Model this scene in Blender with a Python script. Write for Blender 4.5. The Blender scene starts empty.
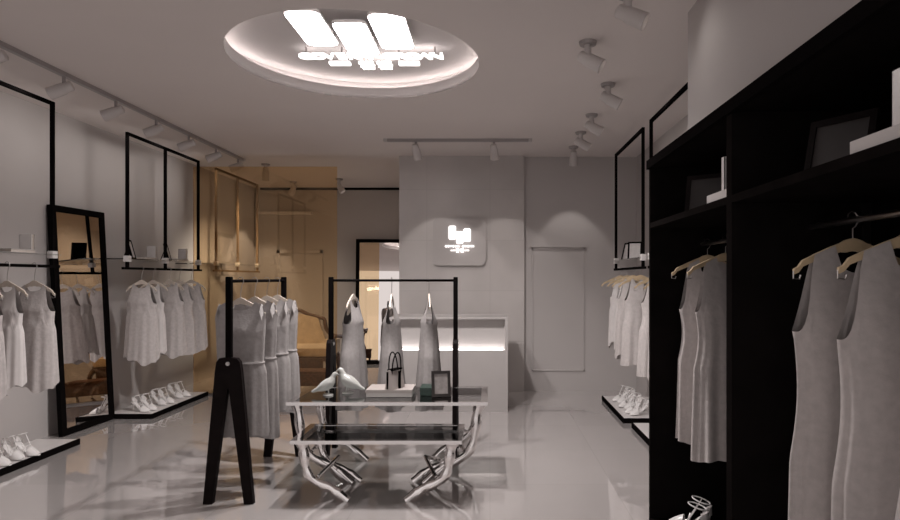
import bpy, bmesh, math, random
from mathutils import Vector, Matrix
R = math.radians
PI = math.pi
rnd = random.Random(4)
sc = bpy.context.scene
C = sc.collection

# ------------------------------------------------------------------ materials
def mat(name, col, rough=.5, metal=0., var=.04, scale=6., bump=0., spec=.5, emit=0., ecol=None, coat=0.):
    m = bpy.data.materials.new(name); m.use_nodes = True
    nt = m.node_tree; b = nt.nodes['Principled BSDF']
    b.inputs['Roughness'].default_value = rough
    b.inputs['Metallic'].default_value = metal
    b.inputs['Specular IOR Level'].default_value = spec
    if coat: b.inputs['Coat Weight'].default_value = coat; b.inputs['Coat Roughness'].default_value = .05
    tc = nt.nodes.new('ShaderNodeTexCoord')
    nz = nt.nodes.new('ShaderNodeTexNoise'); nz.inputs['Scale'].default_value = scale; nz.inputs['Detail'].default_value = 5
    nt.links.new(tc.outputs['Object'], nz.inputs['Vector'])
    rp = nt.nodes.new('ShaderNodeValToRGB')
    rp.color_ramp.elements[0].position = .3; rp.color_ramp.elements[1].position = .7
    rp.color_ramp.elements[0].color = (*[c*(1-var) for c in col], 1)
    rp.color_ramp.elements[1].color = (*[min(1, c*(1+var)) for c in col], 1)
    nt.links.new(nz.outputs['Fac'], rp.inputs['Fac'])
    nt.links.new(rp.outputs['Color'], b.inputs['Base Color'])
    if bump:
        bp = nt.nodes.new('ShaderNodeBump'); bp.inputs['Strength'].default_value = bump; bp.inputs['Distance'].default_value = .01
        nt.links.new(nz.outputs['Fac'], bp.inputs['Height']); nt.links.new(bp.outputs['Normal'], b.inputs['Normal'])
    if emit:
        b.inputs['Emission Color'].default_value = (*(ecol or col), 1); b.inputs['Emission Strength'].default_value = emit
    return m

def tile_mat(name, col, rough, w, h, mortar, darken, vertical=False, var=.03, spec=.5):
    m = mat(name, col, rough, var=var, scale=1.3, spec=spec)
    nt = m.node_tree; b = nt.nodes['Principled BSDF']
    rp = b.inputs['Base Color'].links[0].from_socket
    tc = nt.nodes.new('ShaderNodeTexCoord'); br = nt.nodes.new('ShaderNodeTexBrick')
    mp = nt.nodes.new('ShaderNodeMapping')
    if vertical: mp.inputs['Rotation'].default_value = (R(-90), 0, 0)
    nt.links.new(tc.outputs['Object'], mp.inputs['Vector']); nt.links.new(mp.outputs['Vector'], br.inputs['Vector'])
    br.offset = 0; br.inputs['Scale'].default_value = 1
    br.inputs['Brick Width'].default_value = w; br.inputs['Row Height'].default_value = h
    br.inputs['Mortar Size'].default_value = mortar; br.inputs['Mortar Smooth'].default_value = .1
    br.inputs['Color1'].default_value = (1, 1, 1, 1); br.inputs['Color2'].default_value = (.95, .95, .95, 1)
    br.inputs['Mortar'].default_value = (darken, darken, darken, 1)
    mx = nt.nodes.new('ShaderNodeMix'); mx.data_type = 'RGBA'; mx.blend_type = 'MULTIPLY'; mx.inputs[0].default_value = 1
    nt.links.new(rp, mx.inputs[6]); nt.links.new(br.outputs['Color'], mx.inputs[7])
    nt.links.new(mx.outputs[2], b.inputs['Base Color'])
    return m

def glass_mat(name, tint, gloss=.12, rough=.01, gcol=(1, 1, 1)):
    m = bpy.data.materials.new(name); m.use_nodes = True
    nt = m.node_tree; nt.nodes.clear()
    o = nt.nodes.new('ShaderNodeOutputMaterial'); mx = nt.nodes.new('ShaderNodeMixShader')
    t = nt.nodes.new('ShaderNodeBsdfTransparent'); g = nt.nodes.new('ShaderNodeBsdfGlossy')
    t.inputs['Color'].default_value = (*tint, 1); g.inputs['Roughness'].default_value = rough
    g.inputs['Color'].default_value = (*gcol, 1)
    fr = nt.nodes.new('ShaderNodeFresnel'); fr.inputs['IOR'].default_value = 1.5
    ad = nt.nodes.new('ShaderNodeMath'); ad.operation = 'ADD'; ad.inputs[1].default_value = gloss; ad.use_clamp = True
    nt.links.new(fr.outputs[0], ad.inputs[0]); nt.links.new(ad.outputs[0], mx.inputs[0])
    nt.links.new(t.outputs[0], mx.inputs[1]); nt.links.new(g.outputs[0], mx.inputs[2]); nt.links.new(mx.outputs[0], o.inputs[0])
    return m

def emis_mat(name, col, s):
    m = bpy.data.materials.new(name); m.use_nodes = True
    nt = m.node_tree; b = nt.nodes['Principled BSDF']
    b.inputs['Base Color'].default_value = (*col, 1)
    b.inputs['Emission Color'].default_value = (*col, 1); b.inputs['Emission Strength'].default_value = s
    return m

WALLC = (.49, .455, .445)
M = dict(
    wall=mat('wall_paint', WALLC, .75, var=.02, scale=1.5),
    ceil=mat('ceiling_paint', (.70, .64, .62), .9, var=.02, scale=1.2),
    floor=tile_mat('polished_floor_tile', (.48, .445, .435), .045, .8, .8, .003, .88, spec=1.0),
    stone=tile_mat('pale_stone_cladding', (.53, .49, .475), .35, .75, .6, .003, .86, vertical=True, var=.10),
    black=mat('black_painted_metal', (.006, .005, .005), .5, spec=0),
    blackwood=mat('black_stained_wood', (.010, .007, .007), .55, var=.25, scale=14, spec=.05),
    cab=mat('black_laminate', (.0085, .007, .0068), .5, var=.2, scale=8, spec=0),
    dress=mat('pale_linen_cloth', (.47, .43, .42), .9, var=.08, scale=40, bump=.25),
    slip=mat('white_satin_cloth', (.62, .58, .57), .55, var=.05, scale=20, bump=.1),
    wood=mat('blond_beech_wood', (.58, .44, .28), .45, var=.15, scale=18),
    whitehang=mat('whitewashed_wood', (.60, .52, .45), .45, var=.1, scale=18),
    chrome=mat('polished_chrome', (.72, .69, .68), .10, 1., var=.03),
    steel=mat('brushed_steel', (.45, .42, .41), .3, 1.),
    darkglass=glass_mat('smoked_table_glass', (.10, .11, .105), .12),
    clearglass=glass_mat('grey_table_glass', (.62, .64, .63), .12),
    shelfglass=glass_mat('clear_shelf_glass', (.93, .95, .94), .05),
    amber=glass_mat('amber_tinted_glass', (.97, .86, .70), .03, gcol=(1, .85, .65)),
    mirror=mat('mirror_silvering', (.86, .82, .80), .015, 1., var=0),
    white=mat('white_lacquer', (.70, .665, .655), .35),
    whiteshoe=mat('white_patent_leather', (.85, .82, .81), .2),
    paper=mat('book_pages', (.62, .55, .50), .8, var=.08, scale=60),
    cover=mat('pale_book_cover', (.55, .51, .50), .5),
    darkcover=mat('dark_book_cover', (.03, .025, .025), .5),
    cove=mat('cove_paint', (.50, .46, .45), .9, var=.02),
    greydress=mat('grey_linen_cloth', (.33, .305, .30), .9, var=.08, scale=40, bump=.25),
    counter=mat('counter_lacquer', (.43, .40, .39), .35, var=.02),
    tan=mat('tan_glass_tint_metal', (.28, .20, .13), .4, .3),  # puts the amber glass tint and reflection into the frame's own colour
    track=mat('track_grey_enamel', (.34, .31, .305), .4),
    spot=mat('spotlight_white_enamel', (.55, .51, .50), .35),
    porcelain=mat('glazed_porcelain', (.50, .50, .48), .2),
    bagw=mat('pale_bag_leather', (.45, .40, .38), .4),
    green=mat('dark_green_box_card', (.02, .045, .035), .35),
    silverframe=mat('dark_pewter_frame', (.06, .052, .05), .3, .6),
    photo=mat('photo_print_grey', (.33, .30, .29), .3, var=.25, scale=25),
    photow=mat('photo_print_white', (.66, .62, .61), .3, var=.1, scale=25),
    carved=mat('carved_walnut', (.085, .045, .03), .35, var=.3, scale=20),
    cream=mat('cream_upholstery', (.55, .47, .38), .85, var=.1, scale=14),
    brownseat=mat('brown_seat_fabric', (.12, .055, .035), .8, var=.35, scale=30),
    lamp=emis_mat('lit_white_acrylic', (1, .96, .95), 14),
    letter=emis_mat('lit_letter_acrylic', (1, .96, .95), 2.2),
    signlit=emis_mat('lit_sign_acrylic', (1, .97, .96), 1.6),
    led=emis_mat('led_strip', (1, .95, .93), 13),
    ledc=emis_mat('counter_led_strip', (1, .95, .93), 9),
    bulb=emis_mat('spot_bulb', (1, .95, .9), 2.5),
)

fb = M['floor'].node_tree.nodes['Principled BSDF']; fb.inputs['Coat Weight'].default_value = 1; fb.inputs['Coat Roughness'].default_value = .02
# ------------------------------------------------------------------ mesh builder
class MB:
    def __init__(s): s.bm = bmesh.new()
    def box(s, x0, x1, y0, y1, z0, z1, bev=0):
        t = bmesh.new(); bmesh.ops.create_cube(t, size=1)
        for v in t.verts:
            v.co = Vector(((x0+x1)/2+v.co.x*abs(x1-x0), (y0+y1)/2+v.co.y*abs(y1-y0), (z0+z1)/2+v.co.z*abs(z1-z0)))
        if bev: bmesh.ops.bevel(t, geom=t.edges[:], offset=bev, segments=2, affect='EDGES', profile=.7)
        s._m(t); return s
    def _m(s, t, M4=None):
        if M4 is not None: t.transform(M4)
        me = bpy.data.meshes.new('t'); t.to_mesh(me); t.free(); s.bm.from_mesh(me); bpy.data.meshes.remove(me)
    def xform(s, M4): s.bm.transform(M4); return s
    def bar(s, p0, p1, w, h, up=(0, 0, 1), bev=0):
        p0, p1 = Vector(p0), Vector(p1); d = p1-p0; L = d.length; d.normalize()
        u = Vector(up); x = d.cross(u)
        if x.length < 1e-4: x = d.cross(Vector((1, 0, 0)))
        x.normalize(); z = x.cross(d)
        t = bmesh.new(); bmesh.ops.create_cube(t, size=1)
        for v in t.verts: v.co = Vector((v.co.x*w, v.co.y*L, v.co.z*h))
        if bev: bmesh.ops.bevel(t, geom=t.edges[:], offset=bev, segments=2, affect='EDGES')
        m = Matrix((x, d, z)).transposed().to_4x4(); m.translation = (p0+p1)/2
        s._m(t, m); return s
    def tube(s, pts, r, n=8, flat=1., up=(0, 0, 1)):
        """swept closed tube; r number or list; flat squashes along second axis"""
        P = [Vector(p) for p in pts]; k = len(P)
        rs = r if isinstance(r, (list, tuple)) else [r]*k
        rings = []; px = None
        for i in range(k):
            d = (P[min(i+1, k-1)]-P[max(i-1, 0)]).normalized()
            if px is None:
                x = d.cross(Vector(up))
                if x.length < 1e-3: x = d.cross(Vector((1, 0, 0)))
            else: x = px - d*px.dot(d)
            x.normalize(); px = x; y = d.cross(x)
            rings.append([s.bm.verts.new(P[i]+x*rs[i]*math.cos(2*PI*j/n)+y*rs[i]*flat*math.sin(2*PI*j/n)) for j in range(n)])
        for a, b in zip(rings, rings[1:]):
            for j in range(n): s.bm.faces.new((a[j], a[(j+1) % n], b[(j+1) % n], b[j]))
        s.bm.faces.new(rings[0][::-1]); s.bm.faces.new(rings[-1]); return s
    def cyl(s, p0, p1, r0, r1=None, n=20): return s.tube([p0, p1], [r0, r0 if r1 is None else r1], n)
    def lathe(s, prof, n=32, cx=0, cy=0):
        rings = []
        for (r, z) in prof:
            if r < 1e-5: rings.append([s.bm.verts.new((cx, cy, z))])
            else: rings.append([s.bm.verts.new((cx+r*math.cos(2*PI*j/n), cy+r*math.sin(2*PI*j/n), z)) for j in range(n)])
        for a, b in zip(rings, rings[1:]):
            for j in range(n):
                q = (j+1) % n
                if len(a) == 1 and len(b) == 1: continue
                if len(a) == 1: s.bm.faces.new((a[0], b[q], b[j]))
                elif len(b) == 1: s.bm.faces.new((a[j], a[q], b[0]))
                else: s.bm.faces.new((a[j], a[q], b[q], b[j]))
        return s
    def prism(s, pts, t, plane='xz', off=0, bev=0):
        """outline extruded by +-t/2 across its plane"""
        b = bmesh.new()
        def mk(a, c, o):
            return {'xz': (a, o, c), 'xy': (a, c, o), 'yz': (o, a, c)}[plane]
        v0 = [b.verts.new(mk(a, c, off-t/2)) for a, c in pts]; v1 = [b.verts.new(mk(a, c, off+t/2)) for a, c in pts]
        n = len(pts)
        f0 = b.faces.new(v0); f1 = b.faces.new(v1[::-1])
        for i in range(n): b.faces.new((v0[i], v1[i], v1[(i+1) % n], v0[(i+1) % n]))
        bmesh.ops.recalc_face_normals(b, faces=b.faces[:])
        if bev: bmesh.ops.bevel(b, geom=[e for e in b.edges], offset=bev, segments=2, affect='EDGES')
        bmesh.ops.triangulate(b, faces=[f for f in b.faces if len(f.verts) > 4])
        s._m(b); return s
    def build(s, name, m, parent=None, smooth=True, recalc=True):
        if recalc: bmesh.ops.recalc_face_normals(s.bm, faces=s.bm.faces[:])
        me = bpy.data.meshes.new(name); s.bm.to_mesh(me); s.bm.free()
        me.materials.append(m if not isinstance(m, str) else M[m])
        if smooth:
            me.shade_smooth()
            me.set_sharp_from_angle(angle=R(38))
        o = bpy.data.objects.new(name, me); C.objects.link(o)
        if parent: o.parent = parent
        return o

def rrect(cx, cy, w, h, r, n=6):
    out = []
    for (sx, sy, a0) in ((1, 1, 0), (-1, 1, 90), (-1, -1, 180), (1, -1, 270)):
        for k in range(n+1):
            a = R(a0+90*k/n); out.append((cx+sx*(w/2-r)+r*math.cos(a), cy+sy*(h/2-r)+r*math.sin(a)))
    return out

def empty(name, loc, rz=0):
    o = bpy.data.objects.new(name, None); C.objects.link(o); o.empty_display_size = .1
    o.location = loc; o.rotation_euler = (0, 0, rz); return o
def tag(o, label, cat, group=None):
    o['label'] = label; o['category'] = cat
    if group: o['group'] = group
    return o
def struct(mb, name, m, smooth=False):
    o = mb.build(name, m, smooth=smooth); o['kind'] = 'structure'; return o
def kids(o): return [c for c in bpy.data.objects if c.parent == o]
def dup(root, loc=None, rz=None, label=None, group=None):
    r = root.copy(); C.objects.link(r)
    for ch in kids(root):
        c = ch.copy(); C.objects.link(c); c.parent = r
        for g in kids(ch):
            d = g.copy(); C.objects.link(d); d.parent = c
    if loc is not None: r.location = loc
    if rz is not None: r.rotation_euler = (0, 0, rz)
    if label: r['label'] = label
    if group: r['group'] = group
    return r

# ------------------------------------------------------------------ the room
XL, XR, H = -3.78, 1.75, 2.80
YF, YB, YD, YE = -1.2, 7.24, 7.30, 9.80      # front, feature wall, door wall, lounge end
CX, CY, CR = -.895, 4.10, .822                 # round ceiling recess
struct(MB().box(XL-.1, XR+.1, YF, YE+.1, -.1, 0), 'floor', 'floor')
struct(MB().box(XL-.1, XL, YF, YE+.1, 0, 3.1), 'wall_left', 'wall')
struct(MB().box(XR, XR+.1, YF, YD+.1, 0, 3.1), 'wall_right', 'wall')
struct(MB().box(.407, XR, YD, YD+.1, 0, 3.1), 'wall_back', 'wall')
struct(MB().box(-1.077, .407, YB, YD+.1, 0, 3.1), 'wall_feature', 'stone')
struct(MB().box(-1.077, -.977, YD+.1, YE, 0, 3.1), 'wall_lounge_right', 'wall')
struct(MB().box(XL, -.977, YE, YE+.1, 0, 3.1), 'wall_lounge_back', 'wall')
struct(MB().box(1.08, XR, YF, 3.33, 1.985, H).box(1.47, XR, YF, 3.33, 0, 1.985), 'wall_bulkhead', 'wall')
struct(MB().box(-3.68, -1.08, YE-.03, YE, H-.035, H), 'trim_1', 'black')          # black trim along the lounge ceiling
# recessed panel lines in the back wall
mb = MB()
x0, x1, z0, z1 = .50, 1.13, .24, 1.72
for a in ((x0, x1, z1-.03, z1), (x0, x1, z0, z0+.015), (x0, x0+.015, z0, z1), (x1-.015, x1, z0, z1)):
    mb.box(a[0], a[1], YD-.012, YD, a[2], a[3])
mb.box(x0-.02, x1+.03, YD-.03, YD, z1, z1+.03)
struct(mb, 'trim_2', 'wall')
# lounge back wall: tall door-like panel and slim ledge
mb = MB()
x0, x1, z0, z1 = -3.42, -2.68, .02, 1.80
for a in ((x0, x1, z1-.05, z1), (x0, x0+.05, z0, z1), (x1-.05, x1, z0, z1)):
    mb.box(a[0], a[1], YE-.03, YE, a[2], a[3])
struct(mb, 'trim_3', 'wall')
struct(MB().box(-3.68, -2.85, YE-.10, YE, 2.37, 2.41), 'trim_4', 'white')

# ceiling with round hole
mb = MB(); bm = mb.bm
X0, X1, Y0, Y1 = XL-.1, XR+.1, YF, YE+.1
angs = sorted(set([2*PI*k/96 for k in range(96)] + [math.atan2(y-CY, x-CX) % (2*PI) for x in (X0, X1) for y in (Y0, Y1)]))
inn, out = [], []
for a in angs:
    c, s_ = math.cos(a), math.sin(a)
    ts = []
    if c > 1e-6: ts.append((X1-CX)/c)
    if c < -1e-6: ts.append((X0-CX)/c)
    if s_ > 1e-6: ts.append((Y1-CY)/s_)
    if s_ < -1e-6: ts.append((Y0-CY)/s_)
    t = min(ts)
    inn.append(bm.verts.new((CX+CR*c, CY+CR*s_, H))); out.append(bm.verts.new((CX+t*c, CY+t*s_, H)))
n = len(angs)
for i in range(n): bm.faces.new((inn[i], out[i], out[(i+1) % n], inn[(i+1) % n]))
g = bmesh.ops.extrude_face_region(bm, geom=bm.faces[:])
for v in [v for v in g['geom'] if isinstance(v, bmesh.types.BMVert)]: v.co.z += .015
bmesh.ops.recalc_face_normals(bm, faces=bm.faces[:])
cl = mb.build('ceiling', 'ceil', smooth=False); cl['kind'] = 'structure'
# round cove: lip, ledge, outer side, top
RZ = 2.965
mb = MB().lathe([(CR, H), (CR, H+.085), (CR+.13, H+.085), (CR+.13, RZ), (0, RZ), (0, RZ+.03), (CR+.21, RZ+.03), (CR+.21, H+.016), (CR+.01, H+.016), (CR, H)], 96, CX, CY)
o = mb.build('ceiling_cove', 'cove'); o['kind'] = 'structure'
mb = MB()
mb.tube([(CX+(CR+.08)*math.cos(2*PI*k/96), CY+(CR+.08)*math.sin(2*PI*k/96), H+.094) for k in range(97)], .007, 6)
tag(mb.build('cove_light_strip', 'led'), 'white glowing light strip ringing the round ceiling recess', 'light strip')

# amber glass screen
gx0, gx1, gy, gz = -3.43, -1.77, 7.06, 2.64
t = empty('glass_screen', ((gx0+gx1)/2, gy, 0)); hw = (gx1-gx0)/2
tag(t, 'tall amber tinted glass screen standing in front of the lounge', 'glass screen')
MB().box(-hw, hw, -.006, .006, .02, gz).build('glass_pane', 'amber', t, smooth=False)
MB().box(-hw, hw, -.015, .015, 0, .02).build('base_channel', 'steel', t, smooth=False)

# ------------------------------------------------------------------ text helper
def text_mesh(ch, size, depth):
    cu = bpy.data.curves.new('txt', 'FONT'); cu.body = ch; cu.size = size; cu.extrude = depth/2; cu.offset = size*.02
    cu.align_x = 'CENTER'; cu.align_y = 'CENTER'
    to = bpy.data.objects.new('txt', cu); C.objects.link(to)
    dg = bpy.context.evaluated_depsgraph_get(); dg.update()
    me = bpy.data.meshes.new_from_object(to.evaluated_get(dg))
    bpy.data.objects.remove(to); bpy.data.curves.remove(cu); return me

def emblem(parent, S, depth, to3, mt_tile, mt_letter, word, textw, ty, th, glyphs, dashes):
    """tiles given in emblem coordinates (u right, v up); to3 is a 4x4 turning (u,v,n) to local space"""
    def put(mb, name, m): mb.bm.transform(to3); return mb.build(name, m, parent, smooth=False)
    for (u, v, w, h) in S:
        mb = MB(); mb.prism(rrect(u, v, w, h, w*.22), depth, 'xy', off=depth/2, bev=0)
        if mt_tile == 'lamp':
            put(mb, 'tile_housing', 'white')
            mb = MB(); mb.prism(rrect(u, v, w-.006, h-.006, w*.22), .004, 'xy', off=depth+.0022)
        put(mb, 'light_tile', mt_tile)
    nch = len(word); step = textw/nch
    for i, ch in enumerate(word):
        if ch == ' ': continue
        me = text_mesh(ch, th, min(depth, .014))
        me.transform(Matrix.Translation((-textw/2+step*(i+.5), ty, .5*min(depth, .014))))
        me.transform(to3); me.materials.clear(); me.materials.append(M[mt_letter])
        me.name = 'letter'
        o = bpy.data.objects.new('letter', me); C.objects.link(o); o.parent = parent
    for (u, v, w, h) in glyphs:
        mb = MB(); q = h*.11
        for (a, b, c, d) in ((-.5, .5, .40, .5), (-.38, .38, .12, .22), (-.5, .5, -.14, -.04), (-.38, .38, -.5, -.40)):
            mb.box(u+a*w, u+b*w, v+c*h, v+d*h, 0, depth)
        for a in (-.40, -.05, .30):
            mb.box(u+a*w, u+a*w+q, v-.5*h, v+.5*h, 0, depth)
        put(mb, 'character', mt_letter)
    for (u, v, w, h) in dashes:
        mb = MB().box(u-w/2, u+w/2, v+h*.2, v+h/2, 0, depth).box(u-w/2, u+w/2, v-h/2, v-h*.2, 0, depth)
        put(mb, 'dash', mt_letter)

# ceiling emblem (u=+X, v=-Y, n=-Z), origin at (-.87, 4.15)
EX, EY, EZ = -.835, 4.06, 2.915
t = empty('ceiling_light', (EX, EY, EZ))
tag(t, 'glowing white emblem light of tiles and letters hanging in the round ceiling recess', 'ceiling light')
T = Matrix(((1, 0, 0, 0), (0, -1, 0, 0), (0, 0, -1, 0), (0, 0, 0, 1)))
def tl(xa, xb, ya, yb): return ((xa+xb)/2+.87, -((ya+yb)/2-4.15), xb-xa, yb-ya+.01)
emblem(t, [tl(-1.24, -1.03, 3.62, 4.13), tl(-1.0, -.79, 3.78, 4.30), tl(-.76, -.54, 3.66, 4.19)], .02, T, 'lamp', 'letter',
       'GOVERN CROWN', 1.0, -.225, .14,
       [(-.06, -.395, .105, .12), (.07, -.395, .105, .12)], [(-.25, -.355, .15, .05), (.25, -.355, .15, .05)])
for (x, y) in ((-.26, .3), (-.26, .05), (-.03, .1), (-.03, -.1), (.22, .25), (.22, 0), (-.45, -.2), (-.2, -.2), (.2, -.2), (.45, -.2)):
    MB().cyl((x, -y, 0), (x, -y, RZ-EZ), .006, n=8).build('standoff', 'steel', t)
ld = bpy.data.lights.new('lamp', 'SPOT'); ld.energy = 165; ld.shadow_soft_size = .035; ld.spot_size = R(150); ld.spot_blend = .6; ld.color = (1, .95, .93)
lo = bpy.data.objects.new('lamp', ld); C.objects.link(lo); lo.parent = t; lo.location = (.28, .1, -.07)
ld = ld.copy(); ld.energy = 115
lo = bpy.data.objects.new('lamp', ld); C.objects.link(lo); lo.parent = t; lo.location = (-.20, .28, -.07)

# wall sign
t = empty('wall_sign', (-.36, YB, 1.78))
tag(t, 'rounded square pale sign with a lit tile emblem on the stone wall behind the counter', 'sign')
MB().prism(rrect(0, 0, .63, .57, .07), .035, 'xz', off=-.0176, bev=.006).build('sign_board', 'wall', t)
T2 = Matrix(((1, 0, 0, 0), (0, 0, -1, -.036), (0, 1, 0, 0), (0, 0, 0, 1)))
S = .92/83.6*1.0
px = 1/83.6
def sp(xa, xb, ya, yb): return (((xa+xb)/2-460)*px, (242-(ya+yb)/2)*px, (xb-xa)*px, (yb-ya)*px)
emblem(t, [sp(449.4, 456.4, 226.3, 239.8), sp(456.9, 463.6, 231.8, 244), sp(464, 471, 229, 242)], .012, T2, 'signlit', 'signlit',
       'GOVERN CROWN', 29*px, (242-246.6)*px, 2.9*px, [(-1.9*px, (242-250.7)*px, 3*px, 3.4*px), (2.6*px, (242-250.7)*px, 3*px, 3.4*px)],
       [(-6.5*px, (242-250.6)*px, 4.5*px, 1.1*px), (7.2*px, (242-250.6)*px, 4.5*px, 1.1*px)])

# ------------------------------------------------------------------ lighting tracks and spotlights
def spotlight(loc, aim, label, group, energy=9, size=62, base=False, blend=.35, cat='spotlight', power_col=(1, .94, .90), slen=.085):
    t = empty('spotlight', loc); tag(t, label, cat, group)
    d = (Vector(aim)-Vector(loc)); d.normalize()
    piv = Vector((0, 0, -slen))
    mb = MB()
    mb.cyl((0, 0, 0), (0, 0, -slen), .012 if not base else .022, n=12)
    mb.build('stem', 'track' if not base else 'spot', t)
    if base: MB().cyl((0, 0, 0), (0, 0, -.02), .055, .05, n=24).build('ceiling_plate', 'track', t)
    b0 = piv-d*.055; b1 = piv+d*.10
    def fr(a): return piv+d*a
    mb = MB(); mb.tube([fr(-.06), fr(-.055), fr(-.01), fr(.0), fr(.085), fr(.10), fr(.10), fr(.07)], [.028, .034, .036, .042, .044, .046, .038, .036], 20)
    mb.build('canister', 'spot', t)
    MB().cyl(tuple(fr(.068)), tuple(fr(.078)), .035, n=20).build('bulb', 'bulb', t)
    if energy:
        ld = bpy.data.lights.new('lamp', 'SPOT'); ld.energy = energy; ld.spot_size = R(size); ld.spot_blend = blend
        ld.shadow_soft_size = .03; ld.color = power_col
        lo = bpy.data.objects.new('lamp', ld); C.objects.link(lo); lo.parent = t
        lo.location = fr(.11); lo.rotation_euler = d.to_track_quat('-Z', 'Y').to_euler()
    return t

def rail(p0, p1, label):
    p0, p1 = Vector(p0), Vector(p1); c = (p0+p1)/2
    t = empty('lighting_track', c); tag(t, label, 'track')
    MB().bar(p0-c, p1-c, .035, .03).build('track_rail', 'track', t)
    d = (p1-p0).normalized()
    MB().bar(p0-c-d*.006, p0-c+d*.03, .042, .034).build('end_cap', 'spot', t)
    MB().bar(p1-c-d*.03, p1-c+d*.006, .042, .034).build('end_cap', 'spot', t)
rail((-3.0, 2.9, 2.785), (-3.0, 7.42, 2.785), 'long grey ceiling track above the left wall carrying a row of spotlights')
ords = ['nearest the camera', 'second from the camera', 'third from the camera', 'fourth from the camera', 'fifth from the camera', 'sixth from the camera', 'seventh and farthest from the camera']
for k in range(7):
    y = 3.7+.595*k
    spotlight((-3.0, y, 2.77), (-3.75, y-.16, 2.42), 'white spotlight on the long left track, '+ords[k], 'spotlights on the left ceiling track', energy=5, size=125, blend=1.)
rail((-1.10, 6.35, 2.785), (.43, 6.35, 2.785), 'short grey ceiling track crossing in front of the feature wall')
spotlight((-.77, 6.35, 2.77), (-.50, 7.2, 1.25), 'white spotlight at the left of the short track before the feature wall', 'spotlights on the short track', energy=13, size=60, blend=.25)
spotlight((.04, 6.35, 2.77), (.22, 7.2, 1.25), 'white spotlight at the right of the short track before the feature wall', 'spotlights on the short track', energy=13, size=60, blend=.25)
for k, (x, y, aim) in enumerate([(.70, 3.1, (1.3, 2.9, 2.45)), (.60, 3.74, (1.15, 3.55, 2.45)), (.88, 4.55, (1.6, 4.45, 2.38)), (.90, 5.4, (1.6, 5.3, 2.38)), (.90, 6.05, (1.6, 5.95, 2.38)), (.92, 6.72, (.98, 7.3, 1.35))]):
    spotlight((x, y, H), aim, 'white ceiling spotlight above the right side, '+(ords[k] if k < 5 else 'farthest, by the back wall'), 'ceiling spotlights on the right', energy=(1, 1.5, 4, 4, 4, 9)[k], size=(110, 110, 110, 110, 110, 62)[k], blend=(1, 1, 1, 1, 1, .35)[k], base=True, slen=.11)
spotlight((-2.95, 9.15, H), (-3.7, 9.35, 1.3), 'spotlight on the lounge ceiling aimed at the far left wall', 'lounge ceiling spotlights', energy=30, base=True, size=64, slen=.11)
spotlight((-2.85, 7.75, H), (-3.15, 8.5, .3), 'spotlight added on the lounge ceiling to brighten the settee side', 'lounge ceiling spotlights', energy=120, base=True, size=120, blend=1., slen=.11, power_col=(1, .86, .70))  # warm fixture added to brighten the settee and gold side of the lounge

spotlight((-2.2, 8.9, H), (-1.1, 8.7, 1.2), 'spotlight added on the lounge ceiling to brighten the lounge right wall', 'lounge ceiling spotlights', energy=60, base=True, size=100, blend=1., slen=.11)  # added fixture, brightens the right wall that the left mirror reflects
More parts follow.
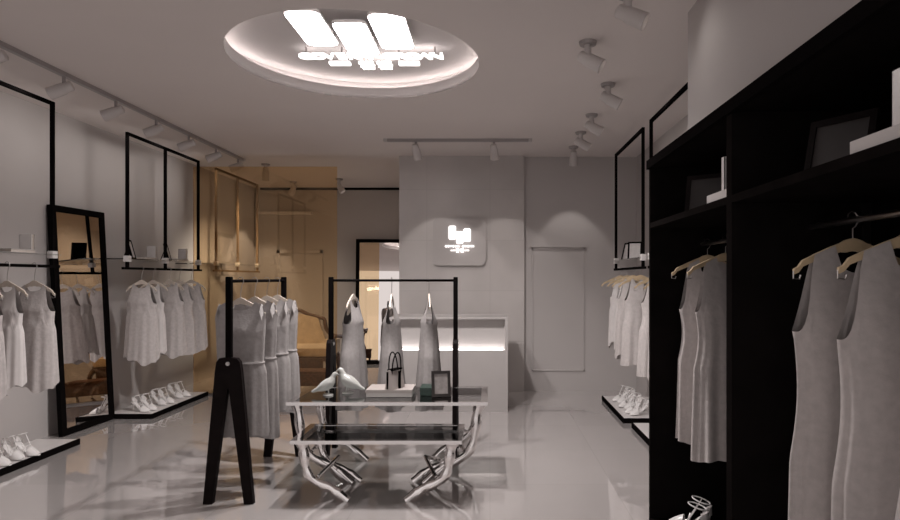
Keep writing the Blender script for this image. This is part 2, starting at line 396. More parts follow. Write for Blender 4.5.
# ------------------------------------------------------------------ dresses and hangers
def dress_mesh(kind, seed, length, wc=.155, wh=.22, dd=.075):
    r = random.Random(seed); nT, nV = 72, 34
    za = -.285 if wh == .1651 or wc >= .19 else -.22; ph = [r.uniform(0, 6.28) for _ in range(4)]
    bm = bmesh.new(); cols = []
    strap0, strap1 = (.46, .66) if kind != 'ruffle' else (.5, .86)
    big = wh == .1651 or wc >= .19
    if big: strap0, strap1 = .34, .74
    for j in range(nT):
        th = 2*PI*j/nT; c = math.cos(th); s = math.sin(th); a = abs(c); front = s > 0
        if a < strap0:
            dpt = (.13 if front else .07) if kind == 'tank' else (.055 if front else .04)
            zt = -.035-dpt*math.sqrt(max(0, 1-(a/strap0)**2))**.9
        elif a <= strap1: zt = -.02-.03*(a-strap0)/(strap1-strap0)
        else:
            q = (a-strap1)/(1-strap1); zt = -.05+(za+.05)*(1-(1-q)**2.2) if kind != 'ruffle' else -.05+(-.13+.05)*q
        col = []
        for i in range(nV+1):
            v = i/nV; z = zt+(-length-zt)*(v**1.05)
            k = min(1, max(0, (za-z)/(length+za)))      # 0 at armpit, 1 at hem
            if z > za:
                u = (z-za)/(-.02-za); w = wc*(1-.06*u) if kind != 'ruffle' else wc*(1+.08*u)
                dy = dd*(1-u)**1.5+.008
            else: u = 0; w = wc; dy = dd
            if kind == 'tank':
                w = w-.018*math.sin(PI*min(1, k*2.6))*(k < .385)+(wh-wc)*k**1.0; dy += .05*k; amp = (.11 if big else .035)+.10*k
                f = 1+amp*k**(.3 if big else .6)*(math.cos(9*th+ph[0])+.6*math.cos(15*th+ph[1]+2*k))*.6
            else:
                wz = -.40 if kind == 'ruffle' else -.30
                if z > wz:
                    q = max(0, min(1, (za-z)/(za-wz))); w -= .009*q if kind == 'ruffle' else .008*q; f = 1+(.02+.03*q)*math.cos(11*th+ph[1])
                else:
                    q = (wz-z)/(length+wz); w = (wc-.009+.014*min(1, q*8) if kind == 'ruffle' else wc-.008+.010*min(1, q*8))+(wh-wc)*q**.8; dy += .028*q+.008
                    f = 1+(.03+.06*q)*(math.cos(14*th+ph[0]+.5*q)*.6+.5*math.cos(9*th+ph[2]))
            x = w*c*(1+(f-1)*.5); y = dy*s*f
            hz = z
            hz += (.010*math.cos(3*th+ph[3])+(.022*math.cos(2*th+ph[2])+.012*math.cos(7*th+ph[1]))*(kind == 'waist'))*v**3
            col.append(bm.verts.new((x, y, hz)))
        cols.append(col)
    for j in range(nT):
        a, b = cols[j], cols[(j+1) % nT]
        for i in range(nV): bm.faces.new((a[i], a[i+1], b[i+1], b[i]))
    # ruffled shoulder flounces
    if kind == 'ruffle':
        for sx in (-1, 1):
            g = []
            for i in range(9):
                u = i/8; row = []
                for j in range(5):
                    q = j/4
                    row.append(bm.verts.new((sx*(wc*.86+q*.014), (u-.5)*.10*(1-.1*q), -.035-q*.055-.05*(2*u-1)**2+.010*q*math.sin(i*2.2))))
                g.append(row)
            for i in range(8):
                for j in range(4): bm.faces.new((g[i][j], g[i+1][j], g[i+1][j+1], g[i][j+1]))
    bmesh.ops.recalc_face_normals(bm, faces=bm.faces[:])
    me = bpy.data.meshes.new('dress'); bm.to_mesh(me); bm.free(); me.shade_smooth()
    return me

def band_mesh(wc, dd):
    mb = MB(); pts = [((wc-.006)*math.cos(2*PI*k/48), (dd+.010)*math.sin(2*PI*k/48), -.405) for k in range(49)]
    for k, (a, b) in enumerate(zip(pts, pts[1:])):
        pass
    mb.tube(pts, .006, 6, flat=1.6, up=(0, 0, 1)); return mb

def make_dress(kind, seed, length, m='dress', wc=.155, wh=.22, dd=.075):
    me = dress_mesh(kind, seed, length, wc, wh, dd); me.materials.append(M[m])
    o = bpy.data.objects.new('dress', me); C.objects.link(o)
    if kind == 'ruffle': band_mesh(wc, dd).build('waist_band', m, o)
    return o

def make_hanger(m, hw=.195, drop=0):
    t = empty('clothes_hanger', (0, 0, 0))
    mb = MB()
    top = []; bot = []
    N = 14
    for k in range(-N, N+1):
        u = k/N; x = hw*u; z = -.085-.075*abs(u)**1.25-.012*(abs(u) > .9); h = .019*(1-.45*abs(u))+(.006 if abs(u) < .15 else 0)
        top.append((x, z+h*.6)); bot.append((x, z-h))
    mb.prism(top+bot[::-1], .012, 'xz', bev=0)
    mb.build('hanger_bar', m, t)
    pts = [(0, 0, -.075), (0, 0, -.035)] + [(.016*math.sin(R(a))*1.0, 0, -.012-.016*math.cos(R(a))+.014) for a in (20, 60, 100, 140, 180, 220, 250)]
    pts = [(0, 0, -.075), (0, 0, -.04), (.008, 0, -.034), (.0175, 0, -.018), (.0165, 0, -.002), (.008, 0, .011), (-.004, 0, .0135), (-.015, 0, .006), (-.018, 0, -.006)]
    MB().tube(pts, .0022, 8).build('hook', 'steel', t)
    for sx in (-1, 1):
        MB().tube([(sx*(hw+.001), 0, -.172), (sx*(hw+.001), 0, -.195), (sx*(hw-.019), 0, -.197), (sx*(hw-.023), 0, -.185)], .0025, 6).build('strap_notch', 'steel', t)
    if drop:
        for c in kids(t):
            for v in c.data.vertices:
                if v.co.z < -.036: v.co.z -= drop
    return t
HW = make_hanger('whitehang', .15, .045); HB = make_hanger('wood')
hang_used = {id(HW): False, id(HB): False}
def place_hanger(proto, loc, rz, label, group):
    if not hang_used[id(proto)]:
        hang_used[id(proto)] = True; r = proto; r.location = loc; r.rotation_euler = (0, 0, rz); r['label'] = label; r['group'] = group
    else: r = dup(proto, loc, rz, label, group)
    r['category'] = 'hanger'; return r

PROTO = {}
def hang(key, spec, loc, rz, dlabel, hlabel, group, hgroup, proto):
    """loc is the point on the rail; dress hangs under it"""
    if key not in PROTO:
        o = make_dress(*spec); PROTO[key] = o
    else: o = dup(PROTO[key])
    x, y, z = loc
    o.location = (x, y, z-.075-(.045 if proto is HW else 0)); o.rotation_euler = (0, 0, rz); tag(o, dlabel, 'dress', group)
    place_hanger(proto, (x, y, z-.001), rz, hlabel, hgroup)
    return o

# ------------------------------------------------------------------ garment racks
def rack(loc, rz, label):
    t = empty('garment_rack', loc, rz); tag(t, label, 'rack', 'freestanding garment racks')
    for sx in (-1, 1):
        x = sx*.485
        MB().bar((x, 0, .80), (x, 0, 1.36), .034, .034, up=(1, 0, 0), bev=.003).build('post', 'black', t)
        o = [(-.150, 0), (-.095, 0), (-.004, .69), (.004, .69), (.095, 0), (.150, 0), (.078, .80), (.070, .85), (.052, .872), (0, .877), (-.052, .872), (-.070, .85), (-.078, .80)]
        MB().prism([(a, b) for a, b in o], .036, 'yz', off=x).build('leg_panel', 'blackwood', t, smooth=False)
        MB().cyl((x-.022*sx*0-.024, 0, .84), (x+.024, 0, .84), .012, n=12).build('bolt', 'steel', t)
    MB().cyl((-.49, 0, 1.333), (.49, 0, 1.333), .010, n=14).build('rail', 'black', t)
    return t
rack((-1.565, 4.145, 0), R(90), 'black garment rack with A-shaped wooden legs seen end on, left of the tables')
rack((-.753, 4.75, 0), 0, 'black garment rack with A-shaped legs seen side on, behind the chrome tables')
KR = ('ruffle', 3, .85, 'dress', .165, .195, .07)
names = ['nearest the camera', 'second from the camera', 'third from the camera', 'farthest from the camera']
for k, (y, key, spec, rz) in enumerate([
        (3.83, 'r1', ('ruffle', 3, .85, 'greydress', .15, .168, .05), 4), (4.06, 'r2', ('ruffle', 8, .92, 'greydress', .15, .165, .05), -5),
        (4.28, 'r3', ('ruffle', 17, .80, 'greydress', .15, .16, .05), 6), (4.49, 'r1', None, -3)]):
    hang(key, spec, (-1.565, y, 1.345), R(rz), 'grey ruffled dress on the left freestanding rack, '+names[k],
         'pale hanger on the left freestanding rack, '+names[k], 'dresses on the left freestanding rack', 'hangers on the left freestanding rack', HW)
SL = ('tank', 21, .87, 'greydress', .16, .20, .062)
for k, (x, nm) in enumerate([(-1.065, 'left of three'), (-.765, 'middle of three'), (-.475, 'right of three')]):
    hang('s1' if k != 1 else 's2', SL if k != 1 else ('tank', 34, .87, 'greydress', .16, .19, .066), (x, 4.75, 1.345), R(90+(-6, 4, 8)[k]), 'grey slim dress, %s on the rack behind the tables' % nm,
         'pale hanger, %s on the rack behind the tables' % nm, 'dresses on the rack behind the tables', 'hangers on the rack behind the tables', HW)

# ------------------------------------------------------------------ wall display frames
def wall_frame(side, X, y0, y1, ymid, label, bm_='black'):
    ft = 1.235 if side < 0 else 1.185
    """side -1 left wall, +1 right wall"""
    t = empty('display_frame', (X, (y0+y1)/2, 1.44)); tag(t, label, 'display frame', 'wall display frames')
    a, b = y0-(y0+y1)/2, y1-(y0+y1)/2; W = (XL if side < 0 else XR)-X; s = side
    ups = [a, b]+([ymid-(y0+y1)/2] if ymid else [])
    for u in ups: MB().box(-.012, .012, u-.012, u+.012, -.01, ft).build('upright', bm_, t, smooth=False)
    MB().box(-.012, .012, a-.012, b+.012, ft-.02, ft+.005).build('top_bar', bm_, t, smooth=False)
    MB().bar((0, a-.07, 0), (0, b+.07, 0), .022, .022).build('hanging_rail', bm_, t, smooth=False)
    xa, xb = sorted((-s*.03, W-s*.001))
    MB().box(xa, xb, a-.02, b+.06, .082, .092).build('glass_shelf', 'shelfglass', t, smooth=False)
    for u in ups:
        MB().box(-.022, .022, u-.028, u+.028, .06, .115, .003).build('shelf_clip', 'white', t)
    return t
wall_frame(-1, -3.30, 3.25, 4.60, 3.92, 'black framed hanging display on the left wall, nearest the camera')
wall_frame(-1, -3.30, 5.55, 6.90, 6.20, 'black framed hanging display on the left wall beyond the leaning mirror')
wall_frame(-1, -3.30, 7.35, 8.65, 7.98, 'thin bronze hanging display on the left wall coloured as seen through the amber glass', 'tan')
wall_frame(1, 1.30, 5.18, 6.29, None, 'black framed hanging display on the right wall, whole and farthest back')
wall_frame(1, 1.30, 3.60, 4.92, None, 'black framed hanging display on the right wall, partly hidden by the black wardrobe')
def hang_row(X, ys, keys, place, proto, hname, rz0=0, zr=1.451):
    n = len(ys); od = {1: ['only one seen'], 2: ['nearer the camera', 'farther from the camera'], 3: ['nearest the camera', 'middle of three', 'farthest from the camera'],
                       4: ['nearest the camera', 'second from the camera', 'third from the camera', 'farthest from the camera'],
                       5: ['nearest the camera', 'second from the camera', 'third from the camera', 'fourth from the camera', 'farthest from the camera']}[n]
    for k, (y, (key, spec)) in enumerate(zip(ys, keys)):
        hang(key, spec, (X, y, zr), R(rz0+rnd.uniform(-7, 7)), '%s on %s, %s' % ('pale sleeveless dress' if spec and spec[0] == 'tank' else 'pale pleated dress', place, od[k]),
             '%s hanger on %s, %s' % (hname, place, od[k]), 'dresses on '+place, 'hangers on '+place, proto)
A = ('w1', ('waist', 5, .76, 'dress', .145, .165, .055)); B = ('w2', ('waist', 12, .70, 'slip', .11, .125, .045)); D = ('w3', ('tank', 9, .78, 'dress', .145, .17, .055))
hang_row(-3.30, [3.95, 4.17, 4.42], [A, B, A], 'the near left wall frame', HW, 'whitewashed')
hang_row(-3.30, [5.78, 5.98, 6.28, 6.48, 6.74], [A, B, A, D, A], 'the left wall frame beyond the mirror', HW, 'whitewashed')
hang_row(1.32, [5.35, 5.62, 5.85, 6.15], [D, A, B, B], 'the far right wall frame', HB, 'beech wood')
hang_row(1.32, [4.45, 4.74], [A, D], 'the right frame behind the wardrobe', HB, 'beech wood')

# ------------------------------------------------------------------ floor shelves
def floor_shelf(side, xf, y0, y1, label):
    xw = -3.68 if side < 0 else XR
    t = empty('floor_shelf', ((xf+xw)/2, (y0+y1)/2, 0)); tag(t, label, 'low shelf', 'low white shoe shelves')
    hw, hl = abs(xw-xf)/2, (y1-y0)/2
    MB().box(-hw, hw, -hl, hl, .008, .045).build('shelf_board', 'white', t, smooth=False)
    mb = MB(); e = .012
    mb.box(-hw if side > 0 else hw, (-hw-e) if side > 0 else hw+e, -hl-e, hl+e, 0, .047).box(-hw, hw, -hl-e, -hl, 0, .047)
    mb.build('black_edging', 'black', t, smooth=False)
    return t
floor_shelf(-1, -3.345, 3.1, 4.95, 'low white shelf on the floor by the left wall, nearest the camera')
floor_shelf(-1, -3.25, 5.86, 7.00, 'low white shelf on the floor by the left wall beyond the mirror')
floor_shelf(1, 1.25, 5.68, 6.75, 'low white shelf on the floor by the right wall, farther back')
floor_shelf(1, 1.29, 4.0, 5.50, 'low white shelf on the floor by the right wall, mostly hidden by the wardrobe')

# high heeled shoes: toe points -Y locally... length along +x (toe at +x)
def make_shoe():
    t = empty('high_heel_shoe', (0, 0, 0))
    prof = [(-.095, .088, .024), (-.07, .082, .026), (-.04, .060, .022), (-.01, .033, .021), (.02, .013, .030), (.055, .007, .037), (.09, .007, .032), (.118, .009, .012)]
    mb = MB(); bm = mb.bm; rings = []
    for (x, z, w) in prof:
        rings.append([bm.verts.new((x, y*w, z+dz)) for (y, dz) in ((-1, 0), (-.6, -.006), (.6, -.006), (1, 0), (.8, .004), (-.8, .004))])
    for a, b in zip(rings, rings[1:]):
        for j in range(6): bm.faces.new((a[j], a[(j+1) % 6], b[(j+1) % 6], b[j]))
    bm.faces.new(rings[0]); bm.faces.new(rings[-1][::-1])
    mb.build('sole', 'whiteshoe', t)
    MB().tube([(-.078, 0, .080), (-.083, 0, .05), (-.090, 0, .002)], [.016, .007, .005], 10).build('heel', 'whiteshoe', t)
    # vamp over the toes
    mb = MB(); bm = mb.bm; g = []
    for i in range(8):
        u = i/7; x = .118-.075*u; w = .014+.026*math.sin(min(1, u*1.3)*PI/2); h = .010+.045*u**.8
        g.append([bm.verts.new((x, w*math.cos(PI*j/8), .008+h*math.sin(PI*j/8))) for j in range(9)])
    for a, b in zip(g, g[1:]):
        for j in range(8): bm.faces.new((a[j], a[j+1], b[j+1], b[j]))
    mb.build('vamp', 'whiteshoe', t)
    mb = MB(); bm = mb.bm; g = []                       # heel counter
    for i in range(5):
        u = i/4
        g.append([bm.verts.new((-.068-.032*math.cos(R(a))+.0*u+.012*u*(1-math.cos(R(a))), .027*math.sin(R(a)), .083+.048*u*max(.25, math.cos(R(a*.75))))) for a in range(-90, 91, 18)])
    for a, b in zip(g, g[1:]):
        for j in range(len(a)-1): bm.faces.new((a[j], a[j+1], b[j+1], b[j]))
    mb.build('heel_counter', 'whiteshoe', t)
    pts = [(-.045+.044*math.cos(2*PI*k/24), .031*math.sin(2*PI*k/24), .150+.012*math.cos(2*PI*k/24)) for k in range(25)]
    mb = MB().tube(pts, .0035, 6).tube([(-.089, 0, .138), (-.094, 0, .10)], .0035, 6)
    for sy in (-1, 1): mb.tube([(-.045, sy*.031, .150), (-.01, sy*.028, .09), (.03, sy*.030, .022)], .0032, 6)
    mb.tube([(.02, .030, .02), (.012, .018, .060), (.010, 0, .072), (.012, -.018, .060), (.02, -.030, .02)], .0035, 6)
    mb.build('ankle_strap', 'whiteshoe', t)
    return t
SH = make_shoe(); shoe_first = [True]
def pair(x, y, z, ang, where, group):
    for k, sd in enumerate((-1, 1)):
        a = R(ang+rnd.uniform(-6, 6)); off = Vector((-math.sin(R(ang)), math.cos(R(ang)), 0))*.048*sd
        loc = (x+off.x, y+off.y, z)
        near = off.y < 0 if abs(off.y) > .02 else off.x < 0
        w = ('nearer' if off.y < 0 else 'farther') if abs(off.y) > .02 else ('left' if off.x < 0 else 'right')
        lab = 'white high heel, %s of the pair %s' % (w, where)
        if shoe_first[0]: shoe_first[0] = False; s = SH; s.location = loc; s.rotation_euler = (0, 0, a)
        else: s = dup(SH, loc, a)
        tag(s, lab, 'shoe', group)
zs = .046
gl = 'heels on the left floor shelves'; gr = 'heels on the right floor shelves'
pair(-3.44, 4.46, zs, -18, 'closest to the camera on the near left shelf', gl)
pair(-3.46, 4.22, zs, -18, 'at the left picture edge on the floor shelf', gl)
pair(-3.41, 6.02, zs, -20, 'nearest the mirror on the left floor shelf', gl)
pair(-3.42, 6.36, zs, -20, 'in the middle of the far left shelf', gl)
pair(-3.43, 6.72, zs, -20, 'at the far end of the left shelf', gl)
pair(1.42, 5.88, zs, 205, 'at the near end of the right shelf', gr)
pair(1.42, 6.16, zs, 205, 'in the middle of the right shelf', gr)
pair(1.42, 6.46, zs, 205, 'at the far end of the right shelf', gr)
pair(1.50, 5.12, zs, 205, 'on the shelf half hidden behind the wardrobe', gr)

# ------------------------------------------------------------------ decor: photo frames and books
def make_photo(fw, fh, mframe, mphoto, bar=.016):
    t = empty('picture_frame', (0, 0, 0)); tilt = Matrix.Rotation(R(-14), 4, 'X')
    mb = MB(); w, h = fw/2, fh
    for a in ((-w, w, 0, bar), (-w, w, h-bar, h), (-w, -w+bar, bar, h-bar), (w-bar, w, bar, h-bar)):
        mb.box(a[0], a[1], -.008, .008, a[2], a[3])
    mb.xform(tilt).build('frame', mframe, t, smooth=False)
    MB().box(-w+bar*.8, w-bar*.8, -.003, .004, bar*.8, h-bar*.8).xform(tilt).build('photo', mphoto, t, smooth=False)
    MB().box(-w+.003, w-.003, .0085, .012, .003, h-.003).xform(tilt).build('backing_board', 'black', t, smooth=False)
    s = math.sin(R(14)); c = math.cos(R(14))
    MB().bar((0, s*h*.78+.008, c*h*.78), (0, s*h*.78+h*.30, .003), .022, .004, up=(0, 1, 0)).build('easel_leg', mframe, t, smooth=False)
    return t
def book(name, w, l, h, mcover='cover'):
    t = empty(name, (0, 0, 0))
    mb = MB().box(-w/2, w/2, -l/2, l/2, 0, .004).box(-w/2, w/2, -l/2, l/2, h-.004, h).box(-w/2, -w/2+.004, -l/2, l/2, 0, h)
    mb.build('cover', mcover, t, smooth=False)
    MB().box(-w/2+.004, w/2-.005, -l/2+.005, l/2-.005, .004, h-.004).build('pages', 'paper', t, smooth=False)
    return t
P1 = make_photo(.14, .19, 'black', 'photow')
tag(P1, 'small black easel photo frame on the glass shelf of the nearest left wall frame', 'picture frame', 'small black photo frames')
P1.location = (-3.43, 4.22, 1.532); P1.rotation_euler = (0, 0, R(108))
gz_ = 1.532
dup(P1, (-3.42, 5.86, gz_), R(108), 'black easel frame on the glass shelf beyond the mirror, nearer the camera')
dup(P1, (-3.42, 6.52, gz_), R(108), 'black easel photo frame on the glass shelf beyond the mirror, farther from the camera')
dup(P1, (1.45, 6.12, gz_), R(-22), 'black framed white picture facing out on the far right glass shelf')
dup(P1, (1.40, 6.32, gz_), R(-70), 'black photo frame seen nearly edge on at the end of the right glass shelf')
BL = book('book', .15, .24, .03, 'cover'); BL.location = (-3.45, 4.42, gz_)
tag(BL, 'flat book lying on the glass shelf of the nearest left wall frame', 'book', 'flat books on the glass shelves')
dup(BL, (-3.47, 6.10, gz_), R(5), 'flat book lying on the glass shelf beyond the mirror, nearer the camera')
dup(BL, (-3.47, 6.76, gz_), R(-4), 'flat book lying on the glass shelf beyond the mirror, farther from the camera')
dup(BL, (1.55, 5.72, gz_), R(3), 'flat book lying on the glass shelf of the far right wall frame')
def upright_book(loc, rz, label, group, mm='white', w=.13, h=.20, t_=.035):
    t = empty('book', loc, rz); tag(t, label, 'book', group)
    MB().box(-w/2, w/2, -t_/2, -t_/2+.003, 0, h).box(-w/2, w/2, t_/2-.003, t_/2, 0, h).box(-w/2, -w/2+.003, -t_/2, t_/2, 0, h).build('cover', mm, t, smooth=False)
    MB().box(-w/2+.003, w/2-.005, -t_/2+.003, t_/2-.003, .003, h-.003).build('pages', 'paper', t, smooth=False)
    return t
gb = 'upright white books on the glass shelves'
upright_book((-3.49, 4.60, gz_), 0, 'upright white book at the end of the nearest left glass shelf', gb, h=.15, w=.09)
upright_book((-3.49, 6.30, gz_), 0, 'upright white book on the glass shelf beyond the mirror, nearer the camera', gb, h=.15, w=.09)
upright_book((-3.49, 6.93, gz_), 0, 'upright white book on the glass shelf beyond the mirror, farther from the camera', gb, h=.15, w=.09)

# ------------------------------------------------------------------ leaning mirrors
def lean_mirror(loc, rz, w, h, lean, label, bar=.055):
    """local: bottom front edge on the floor at y=0, leans back towards +y"""
    t = empty('floor_mirror', loc, rz); tag(t, label, 'mirror')
    Mx = Matrix.Rotation(-lean, 4, 'X')
    mb = MB(); a = w/2
    for q in ((-a, a, 0, bar), (-a, a, h-bar, h), (-a, -a+bar, bar, h-bar), (a-bar, a, bar, h-bar)):
        mb.box(q[0], q[1], 0, .04, q[2], q[3])
    mb.xform(Mx).build('mirror_frame', 'black', t, smooth=False)
    MB().box(-a+bar*.9, a-bar*.9, .012, .030, bar*.9, h-bar*.9).xform(Mx).build('mirror_glass', 'mirror', t, smooth=False)
    return t
lean_mirror((-3.615, 5.52, .002), R(88), .68, 1.98, R(3.0), 'tall black framed mirror leaning against the left wall')
lean_mirror((-1.66, 9.57, .002), R(5), .90, 1.97, R(3.2), 'tall black framed mirror leaning on the lounge back wall')

# ------------------------------------------------------------------ reception counter
t = empty('reception_counter', (-.42, 6.45, 0)); tag(t, 'white reception counter with a glowing recessed front, below the wall sign', 'counter')
a = .60; yf = -.30
MB().box(-a, a, yf, .30, 0, .62).build('front_panel', 'counter', t, smooth=False)
MB().box(-a, a, yf+.12, .30, .62, .935).build('upper_panel', 'counter', t, smooth=False)
MB().box(-a, a, yf+.02, .30, .935, .955).build('countertop', 'counter', t, smooth=False)
MB().box(a-.03, a+.0005, yf+.001, yf+.12, .62, .9349).box(-a-.0005, -a+.03, yf+.001, yf+.12, .62, .9349).build('side_cheek', 'counter', t, smooth=False)
MB().box(-a+.04, a-.04, yf+.075, yf+.10, .6205, .626).build('light_strip', 'ledc', t, smooth=False)

# ------------------------------------------------------------------ chrome tables
def table(loc, w, d, h, foot, label, mglass, rim=.022):
    t = empty('console_table', loc); tag(t, label, 'table', 'nesting chrome tables')
    a, b = w/2, d/2
    mb = MB(); e = .045
    for q in ((-a, a, -b, -b+e), (-a, a, b-e, b), (-a, -a+e, -b+e, b-e), (a-e, a, -b+e, b-e)):
        mb.box(q[0], q[1], q[2], q[3], h-rim, h)
    mb.build('tabletop_frame', 'chrome', t, smooth=False)
    MB().box(-a+e*.9, a-e*.9, -b+e*.9, b-e*.9, h-.012, h-.002).build('glass_top', mglass, t, smooth=False)
    for sx in (-1, 1):
        for sy in (-1, 1):
            def P(f, z): return (sx*(a-.07-f*(a-.07-foot)), sy*(b-.04), z*(h-rim))
            path = [P(-.04, 1.0), P(.0, .88), P(.03, .70), P(.08, .52), P(.19, .38), P(.42, .28), (P(.62, .22)), P(.76, .14), P(1.0, .0)]
            pts = []
            for i in range(len(path)-1):
                p0 = Vector(path[max(0, i-1)]); p1 = Vector(path[i]); p2 = Vector(path[i+1]); p3 = Vector(path[min(len(path)-1, i+2)])
                for k in range(4):
                    u = k/4; pts.append(.5*((2*p1)+(p2-p0)*u+(2*p0-5*p1+4*p2-p3)*u*u+(3*p1-p0-3*p2+p3)*u**3))
            pts.append(Vector(path[-1]))
            n = len(pts)
            rs = [.037-.010*math.sin(PI*i/(n-1))+.004*math.cos(i*.9) for i in range(n)]
            MB().tube(pts, rs, 10, flat=.5, up=(0, 1, 0)).build('leg', 'chrome', t)
    for sy in (-1, 1):
        f = .17
        MB().tube([(-(a-.16), sy*(b-.04), (h-rim)*.42), (-(a-.24), 0, (h-rim)*.62), (-(a-.16), -sy*(b-.04), (h-rim)*.42)], .013, 8).build('cross_brace', 'chrome', t)
        MB().tube([((a-.16), sy*(b-.04), (h-rim)*.42), ((a-.24), 0, (h-rim)*.62), ((a-.16), -sy*(b-.04), (h-rim)*.42)], .013, 8).build('cross_brace', 'chrome', t)
    return t
TH, TL = .545, .378
table((-.67, 4.25, 0), 1.31, .58, TH, .24, 'taller chrome table with glass top carrying the doves, bag and picture frame', 'clearglass')
table((-.684, 3.865, 0), 1.03, .43, TL, .18, 'lower chrome table with dark glass top, in front of the taller one', 'darkglass')

# white box, green box, photo frame, handbag, doves
t = empty('gift_box', (-.685, 4.22, TH)); tag(t, 'flat pale box on the tall chrome table under the handbag', 'box')
MB().box(-.155, .155, -.09, .13, 0, .035, .003).build('box_base', 'cover', t)
MB().box(-.158, .158, -.093, .133, .026, .050, .003).build('box_lid', 'bagw', t)
t = empty('gift_box', (-.425, 4.26, TH)); tag(t, 'small dark green box on the tall chrome table beside the pale box', 'box')
MB().box(-.055, .055, -.08, .08, 0, .035, .002).build('box_base', 'green', t)
MB().box(-.057, .057, -.082, .082, .028, .055, .002).build('box_lid', 'green', t)
P2 = make_photo(.13, .175, 'silverframe', 'photo', .02); P2.location = (-.33, 4.14, TH); P2.rotation_euler = (0, R(7)*0, R(12))
tag(P2, 'dark metal picture frame standing at the right of the tall chrome table', 'picture frame')
t = empty('handbag', (-.655, 4.20, TH+.0505), R(62)); tag(t, 'small pale handbag with tall black handles standing on the flat box', 'handbag')
mb = MB(); bm = mb.bm; g = []
for i in range(7):
    u = i/6; z = .13*u; w = .085-.012*u; d = .040*(1-u*.72)
    g.append([bm.verts.new((w*math.copysign(abs(math.cos(q))**.5, math.cos(q)), d*math.copysign(abs(math.sin(q))**.6, math.sin(q)), z)) for q in [2*PI*j/24 for j in range(24)]])
for p, q in zip(g, g[1:]):
    for j in range(24): bm.faces.new((p[j], p[(j+1) % 24], q[(j+1) % 24], q[j]))
bm.faces.new(g[0][::-1]); bm.faces.new(g[-1])
mb.build('bag_body', 'bagw', t)
for sy in (-1, 1):
    MB().tube([(.05*math.cos(PI*k/14), sy*(.012+.010*math.sin(PI*k/14)), .10+.145*math.sin(PI*k/14)**.8) for k in range(15)], .0045, 8).build('handle', 'black', t)
MB().box(-.012, .012, -.043, -.036, .0, .12).box(-.06, .06, -.019, .019, .124, .134).box(-.0865, -.080, -.006, .006, .004, .12).build('trim_strip', 'black', t)

def dove(loc, rz, label, s=1.):
    t = empty('dove_figurine', loc, rz); tag(t, label, 'figurine', 'porcelain doves'); t.scale = (s, s, s)
    sp_ = [(-.105, .026, .004), (-.095, .031, .011), (-.068, .042, .015), (-.042, .053, .028), (-.014, .066, .038), (.012, .082, .038), (.030, .102, .029), (.037, .119, .019), (.042, .133, .016), (.049, .143, .0175), (.057, .146, .016), (.067, .144, .008), (.070, .143, .005)]
    MB().tube([(x, 0, z) for x, z, r in sp_], [r for x, z, r in sp_], 16, flat=1, up=(0, 1, 0)).build('body', 'porcelain', t)
    MB().tube([(.067, 0, .144), (.083, 0, .137)], [.0055, .001], 8).build('beak', 'porcelain', t)
    for sy in (-1, 1):
        pts = [(.018, sy*.033, .092), (-.012, sy*.037, .075), (-.042, sy*.028, .058), (-.080, sy*.014, .042)]
        MB().tube(pts, [.012, .022, .016, .003], 10, flat=.35, up=(0, 1, 0)).build('wing', 'porcelain', t)
        MB().tube([(.006, sy*.014, .045), (.010, sy*.014, .010)], .004, 6).build('foot', 'porcelain', t)
    MB().lathe([(0, 0), (.036, 0), (.034, .008), (.02, .013), (0, .014)], 20, .005, 0).build('plinth', 'porcelain', t)
    return t
dove((-1.12, 4.20, TH), R(12), 'white porcelain dove at the left, tail toward the table edge, facing the other dove')
dove((-.99, 4.27, TH), R(172), 'white porcelain dove at the right, facing the left dove', 1.12)

# ------------------------------------------------------------------ lounge settee
t = empty('settee', (-2.62, 7.98, 0)); tag(t, 'cream carved wood settee in the lounge behind the racks', 'settee')
def smooth_path(P, k=5):
    P = [Vector(p) for p in P]; out = []
    for i in range(len(P)-1):
        p0, p1, p2, p3 = P[max(0, i-1)], P[i], P[i+1], P[min(len(P)-1, i+2)]
        for q in range(k):
            u = q/k; out.append(.5*((2*p1)+(p2-p0)*u+(2*p0-5*p1+4*p2-p3)*u*u+(3*p1-p0-3*p2+p3)*u**3))
    out.append(P[-1]); return out
L = .62
MB().box(-L+.05, L-.05, -.30, .30, .30, .36).build('seat_rail', 'carved', t)
MB().box(-L+.06, L-.06, -.31, .27, .36, .47, .035).build('seat_cushion', 'cream', t)
bp = [(-L+.02, .26, .40)]
mb = MB(); bm = mb.bm; g = []
for i in range(25):
    u = -1+2*i/24; x = u*(L-.04); top = (.80-.28*min(1, (abs(u)-.52)/.12)) if abs(u) > .52 else .80+.06*math.cos(u*PI/1.1)
    g.append([bm.verts.new((x, y, z)) for (y, z) in ((.24, .44), (.28, top), (.34, top), (.32, .36))])
for p, q in zip(g, g[1:]):
    for j in range(4): bm.faces.new((p[j], p[(j+1) % 4], q[(j+1) % 4], q[j]))
bm.faces.new(g[0]); bm.faces.new(g[-1][::-1])
mb.build('backrest', 'cream', t)
cr = smooth_path([(-L, .28, .56), (-L+.14, .30, .58), (-L+.22, .30, .66), (-L+.25, .30, .79), (-L+.33, .31, .82), (-.15, .31, .86), (0, .31, .92), (.15, .31, .86), (L-.33, .31, .82), (L-.25, .30, .79), (L-.22, .30, .66), (L-.14, .30, .58), (L, .28, .56)])
MB().tube(cr, .026, 10).build('crest_rail', 'carved', t)
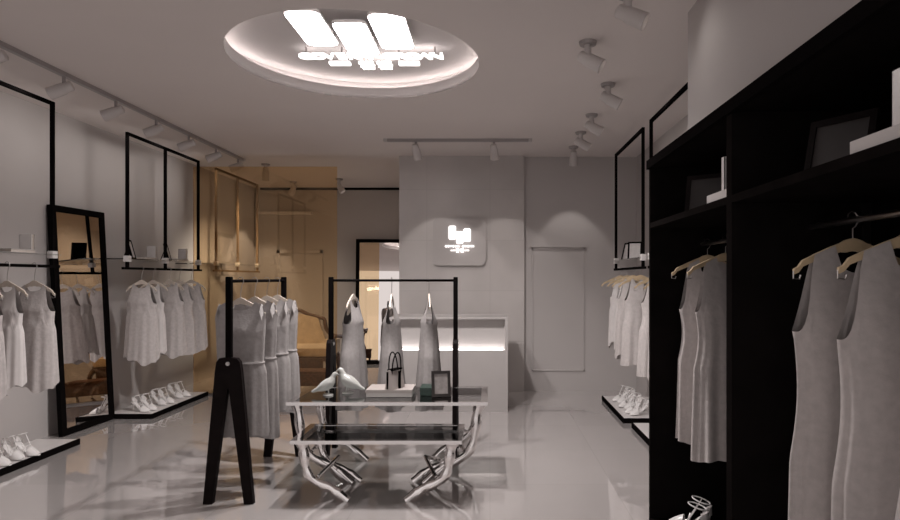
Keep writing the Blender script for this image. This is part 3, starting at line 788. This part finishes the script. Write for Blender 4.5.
for sx in (-1, 1):
    MB().tube(smooth_path([(sx*(L-.02), .28, .57), (sx*(L+.01), .05, .585), (sx*(L+.02), -.16, .60), (sx*(L+.01), -.24, .575), (sx*(L+.0), -.22, .54)]), .025, 10).build('arm', 'carved', t)
    MB().tube(smooth_path([(sx*(L+.01), -.18, .585), (sx*(L-.03), -.10, .50), (sx*(L-.04), -.18, .42), (sx*(L-.05), -.28, .36)]), .018, 10).build('arm_support', 'carved', t)
    MB().box(sx*(L-.06), sx*(L-.03), -.15, .27, .36, .54, .008).build('arm_pad', 'cream', t)
    MB().tube(smooth_path([(sx*(L-.06), -.28, .33), (sx*(L-.02), -.32, .24), (sx*(L-.06), -.30, .10), (sx*(L-.03), -.34, .012)]), [.034]*3+[.03]*3+[.024]*4+[.017]*4+[.014]*1+[.018], 10).build('leg', 'carved', t)
    MB().tube(smooth_path([(sx*(L-.06), .27, .33), (sx*(L-.06), .30, .18), (sx*(L-.05), .34, .01)]), [.028]*5+[.02]*5+[.016], 10).build('leg', 'carved', t)
MB().box(-L+.10, L-.10, -.315, -.29, .20, .34).build('apron', 'carved', t)
# low brown bench in front of the settee
t = empty('footstool', (-2.20, 7.42, 0)); tag(t, 'low brown upholstered footstool in front of the cream settee', 'footstool')
MB().box(-.30, .30, -.14, .14, .06, .20, .01).build('stool_body', 'brownseat', t)
MB().box(-.31, .31, -.15, .15, .20, .235, .012).build('stool_cushion', 'brownseat', t)
for sx in (-1, 1):
    for sy in (-1, 1): MB().cyl((sx*.27, sy*.11, .07), (sx*.27, sy*.11, 0), .02, .014, 12).build('leg', 'carved', t)

# ------------------------------------------------------------------ black wardrobe
XC, YC0, YC1, HC, XCB = .868, .50, 3.33, 1.98, 1.465
t = empty('open_wardrobe', (XC, (YC0+YC1)/2, 0)); tag(t, 'large black open wardrobe with shelf and hanging bays along the right', 'wardrobe')
def wb(x0, x1, y0, y1, z0, z1): return MB().box(x0-XC, x1-XC, y0-(YC0+YC1)/2, y1-(YC0+YC1)/2, z0, z1)
wb(XC, XCB, YC0, YC1, HC-.03, HC).build('top_panel', 'cab', t, smooth=False)
wb(XC-.012, XC+.01, YC0, YC1+.012, HC-.035, HC+.012).build('cornice', 'black', t, smooth=False)
wb(XC, XCB, YC1-.025, YC1, 0, HC-.03).build('side_panel', 'cab', t, smooth=False)
wb(XC, XCB, YC0, YC0+.025, 0, HC-.03).build('side_panel', 'cab', t, smooth=False)
wb(XCB-.015, XCB, YC0+.025, YC1-.025, .05, HC-.03).build('back_panel', 'cab', t, smooth=False)
YDV = 2.205
wb(XC, XCB-.015, YDV-.015, YDV+.035, .05, HC-.03).build('divider', 'cab', t, smooth=False)
wb(XC, XCB-.015, YC0+.025, YDV-.015, 1.622, 1.65).build('shelf', 'cab', t, smooth=False)
wb(XC, XCB-.015, YDV+.035, YC1-.025, 1.622, 1.65).build('shelf', 'cab', t, smooth=False)
wb(XC, XCB, YC0+.025, YC1-.025, 0, .05).build('plinth', 'cab', t, smooth=False)
wb(XCB-.13, XCB-.10, YDV-.022, YDV-.0145, 1.20, 1.62).build('upright_strip', 'steel', t, smooth=False)
for (ya, yb) in ((YC0+.025, YDV-.015), (YDV+.02, YC1-.025)):
    MB().cyl((1.15-XC, ya-(YC0+YC1)/2, 1.535), (1.15-XC, yb-(YC0+YC1)/2, 1.535), .011, n=14).build('hanging_rail', 'steel', t)
E = ('c1', ('tank', 41, 1.00, 'dress', .155, .1651, .05)); F = ('c2', ('tank', 57, .98, 'dress', .155, .1651, .05))
G = ('c3', ('tank', 63, 1.30, 'dress', .195, .205, .065)); Hh = ('c4', ('tank', 77, 1.30, 'dress', .195, .215, .065))
hang_row(1.155, [2.99, 3.24], [E, F], 'the wardrobe far bay rail', HB, 'beech wood', 0, 1.547)
hang_row(1.13, [1.38, 1.63, 1.90], [Hh, Hh, G], 'the wardrobe near bay rail', HB, 'beech wood', 0, 1.547)
pair(1.03, 3.14, .051, 150, 'on the black wardrobe base below its dresses', 'heels in the wardrobe')
zc = 1.651
P3 = make_photo(.20, .19, 'blackwood', 'darkcover', .02); P3.location = (1.0, 2.82, zc); P3.rotation_euler = (0, 0, R(-35))
tag(P3, 'dark picture frame on the wardrobe shelf in its far bay', 'picture frame', 'dark frames on the wardrobe shelf')
dup(P3, (1.02, 1.80, zc), R(-60), 'dark picture frame on the wardrobe shelf in its near bay')
BW = book('book', .20, .24, .035, 'cover'); BW.location = (.985, 2.37, zc)
tag(BW, 'pale flat book on the wardrobe shelf in its far bay', 'book', 'flat books on the wardrobe shelf')
dup(BW, (.985, 1.38, zc), 0, 'pale flat book lying on the wardrobe shelf in its near bay')
upright_book((.975, 2.345, zc+.0355), 0, 'upright white book standing on the flat book in the wardrobe far bay', 'upright books in the wardrobe', 'white', .16, .13, .03)
upright_book((.965, 1.33, zc+.0355), R(0), 'upright white book standing on the flat book in the wardrobe near bay', 'upright books in the wardrobe', 'white', .14, .125, .06)

# ------------------------------------------------------------------ world, camera
w = bpy.data.worlds.new('world'); sc.world = w; w.use_nodes = True
bg = w.node_tree.nodes['Background']; bg.inputs[0].default_value = (1, .93, .91, 1); bg.inputs[1].default_value = .85
cam = bpy.data.cameras.new('camera'); co = bpy.data.objects.new('camera', cam); C.objects.link(co); sc.camera = co
co.location = (0, 0, 1.352); co.rotation_euler = (R(90), 0, 0)
cam.sensor_width = 36; cam.lens = 610/900*36; cam.shift_x = -40/900; cam.shift_y = 18/900; cam.clip_start = .05
sc.view_settings.view_transform = 'Standard'; sc.view_settings.look = 'None'; sc.view_settings.gamma = 1
sc.view_settings.use_curve_mapping = False
sc.view_settings.exposure = 0
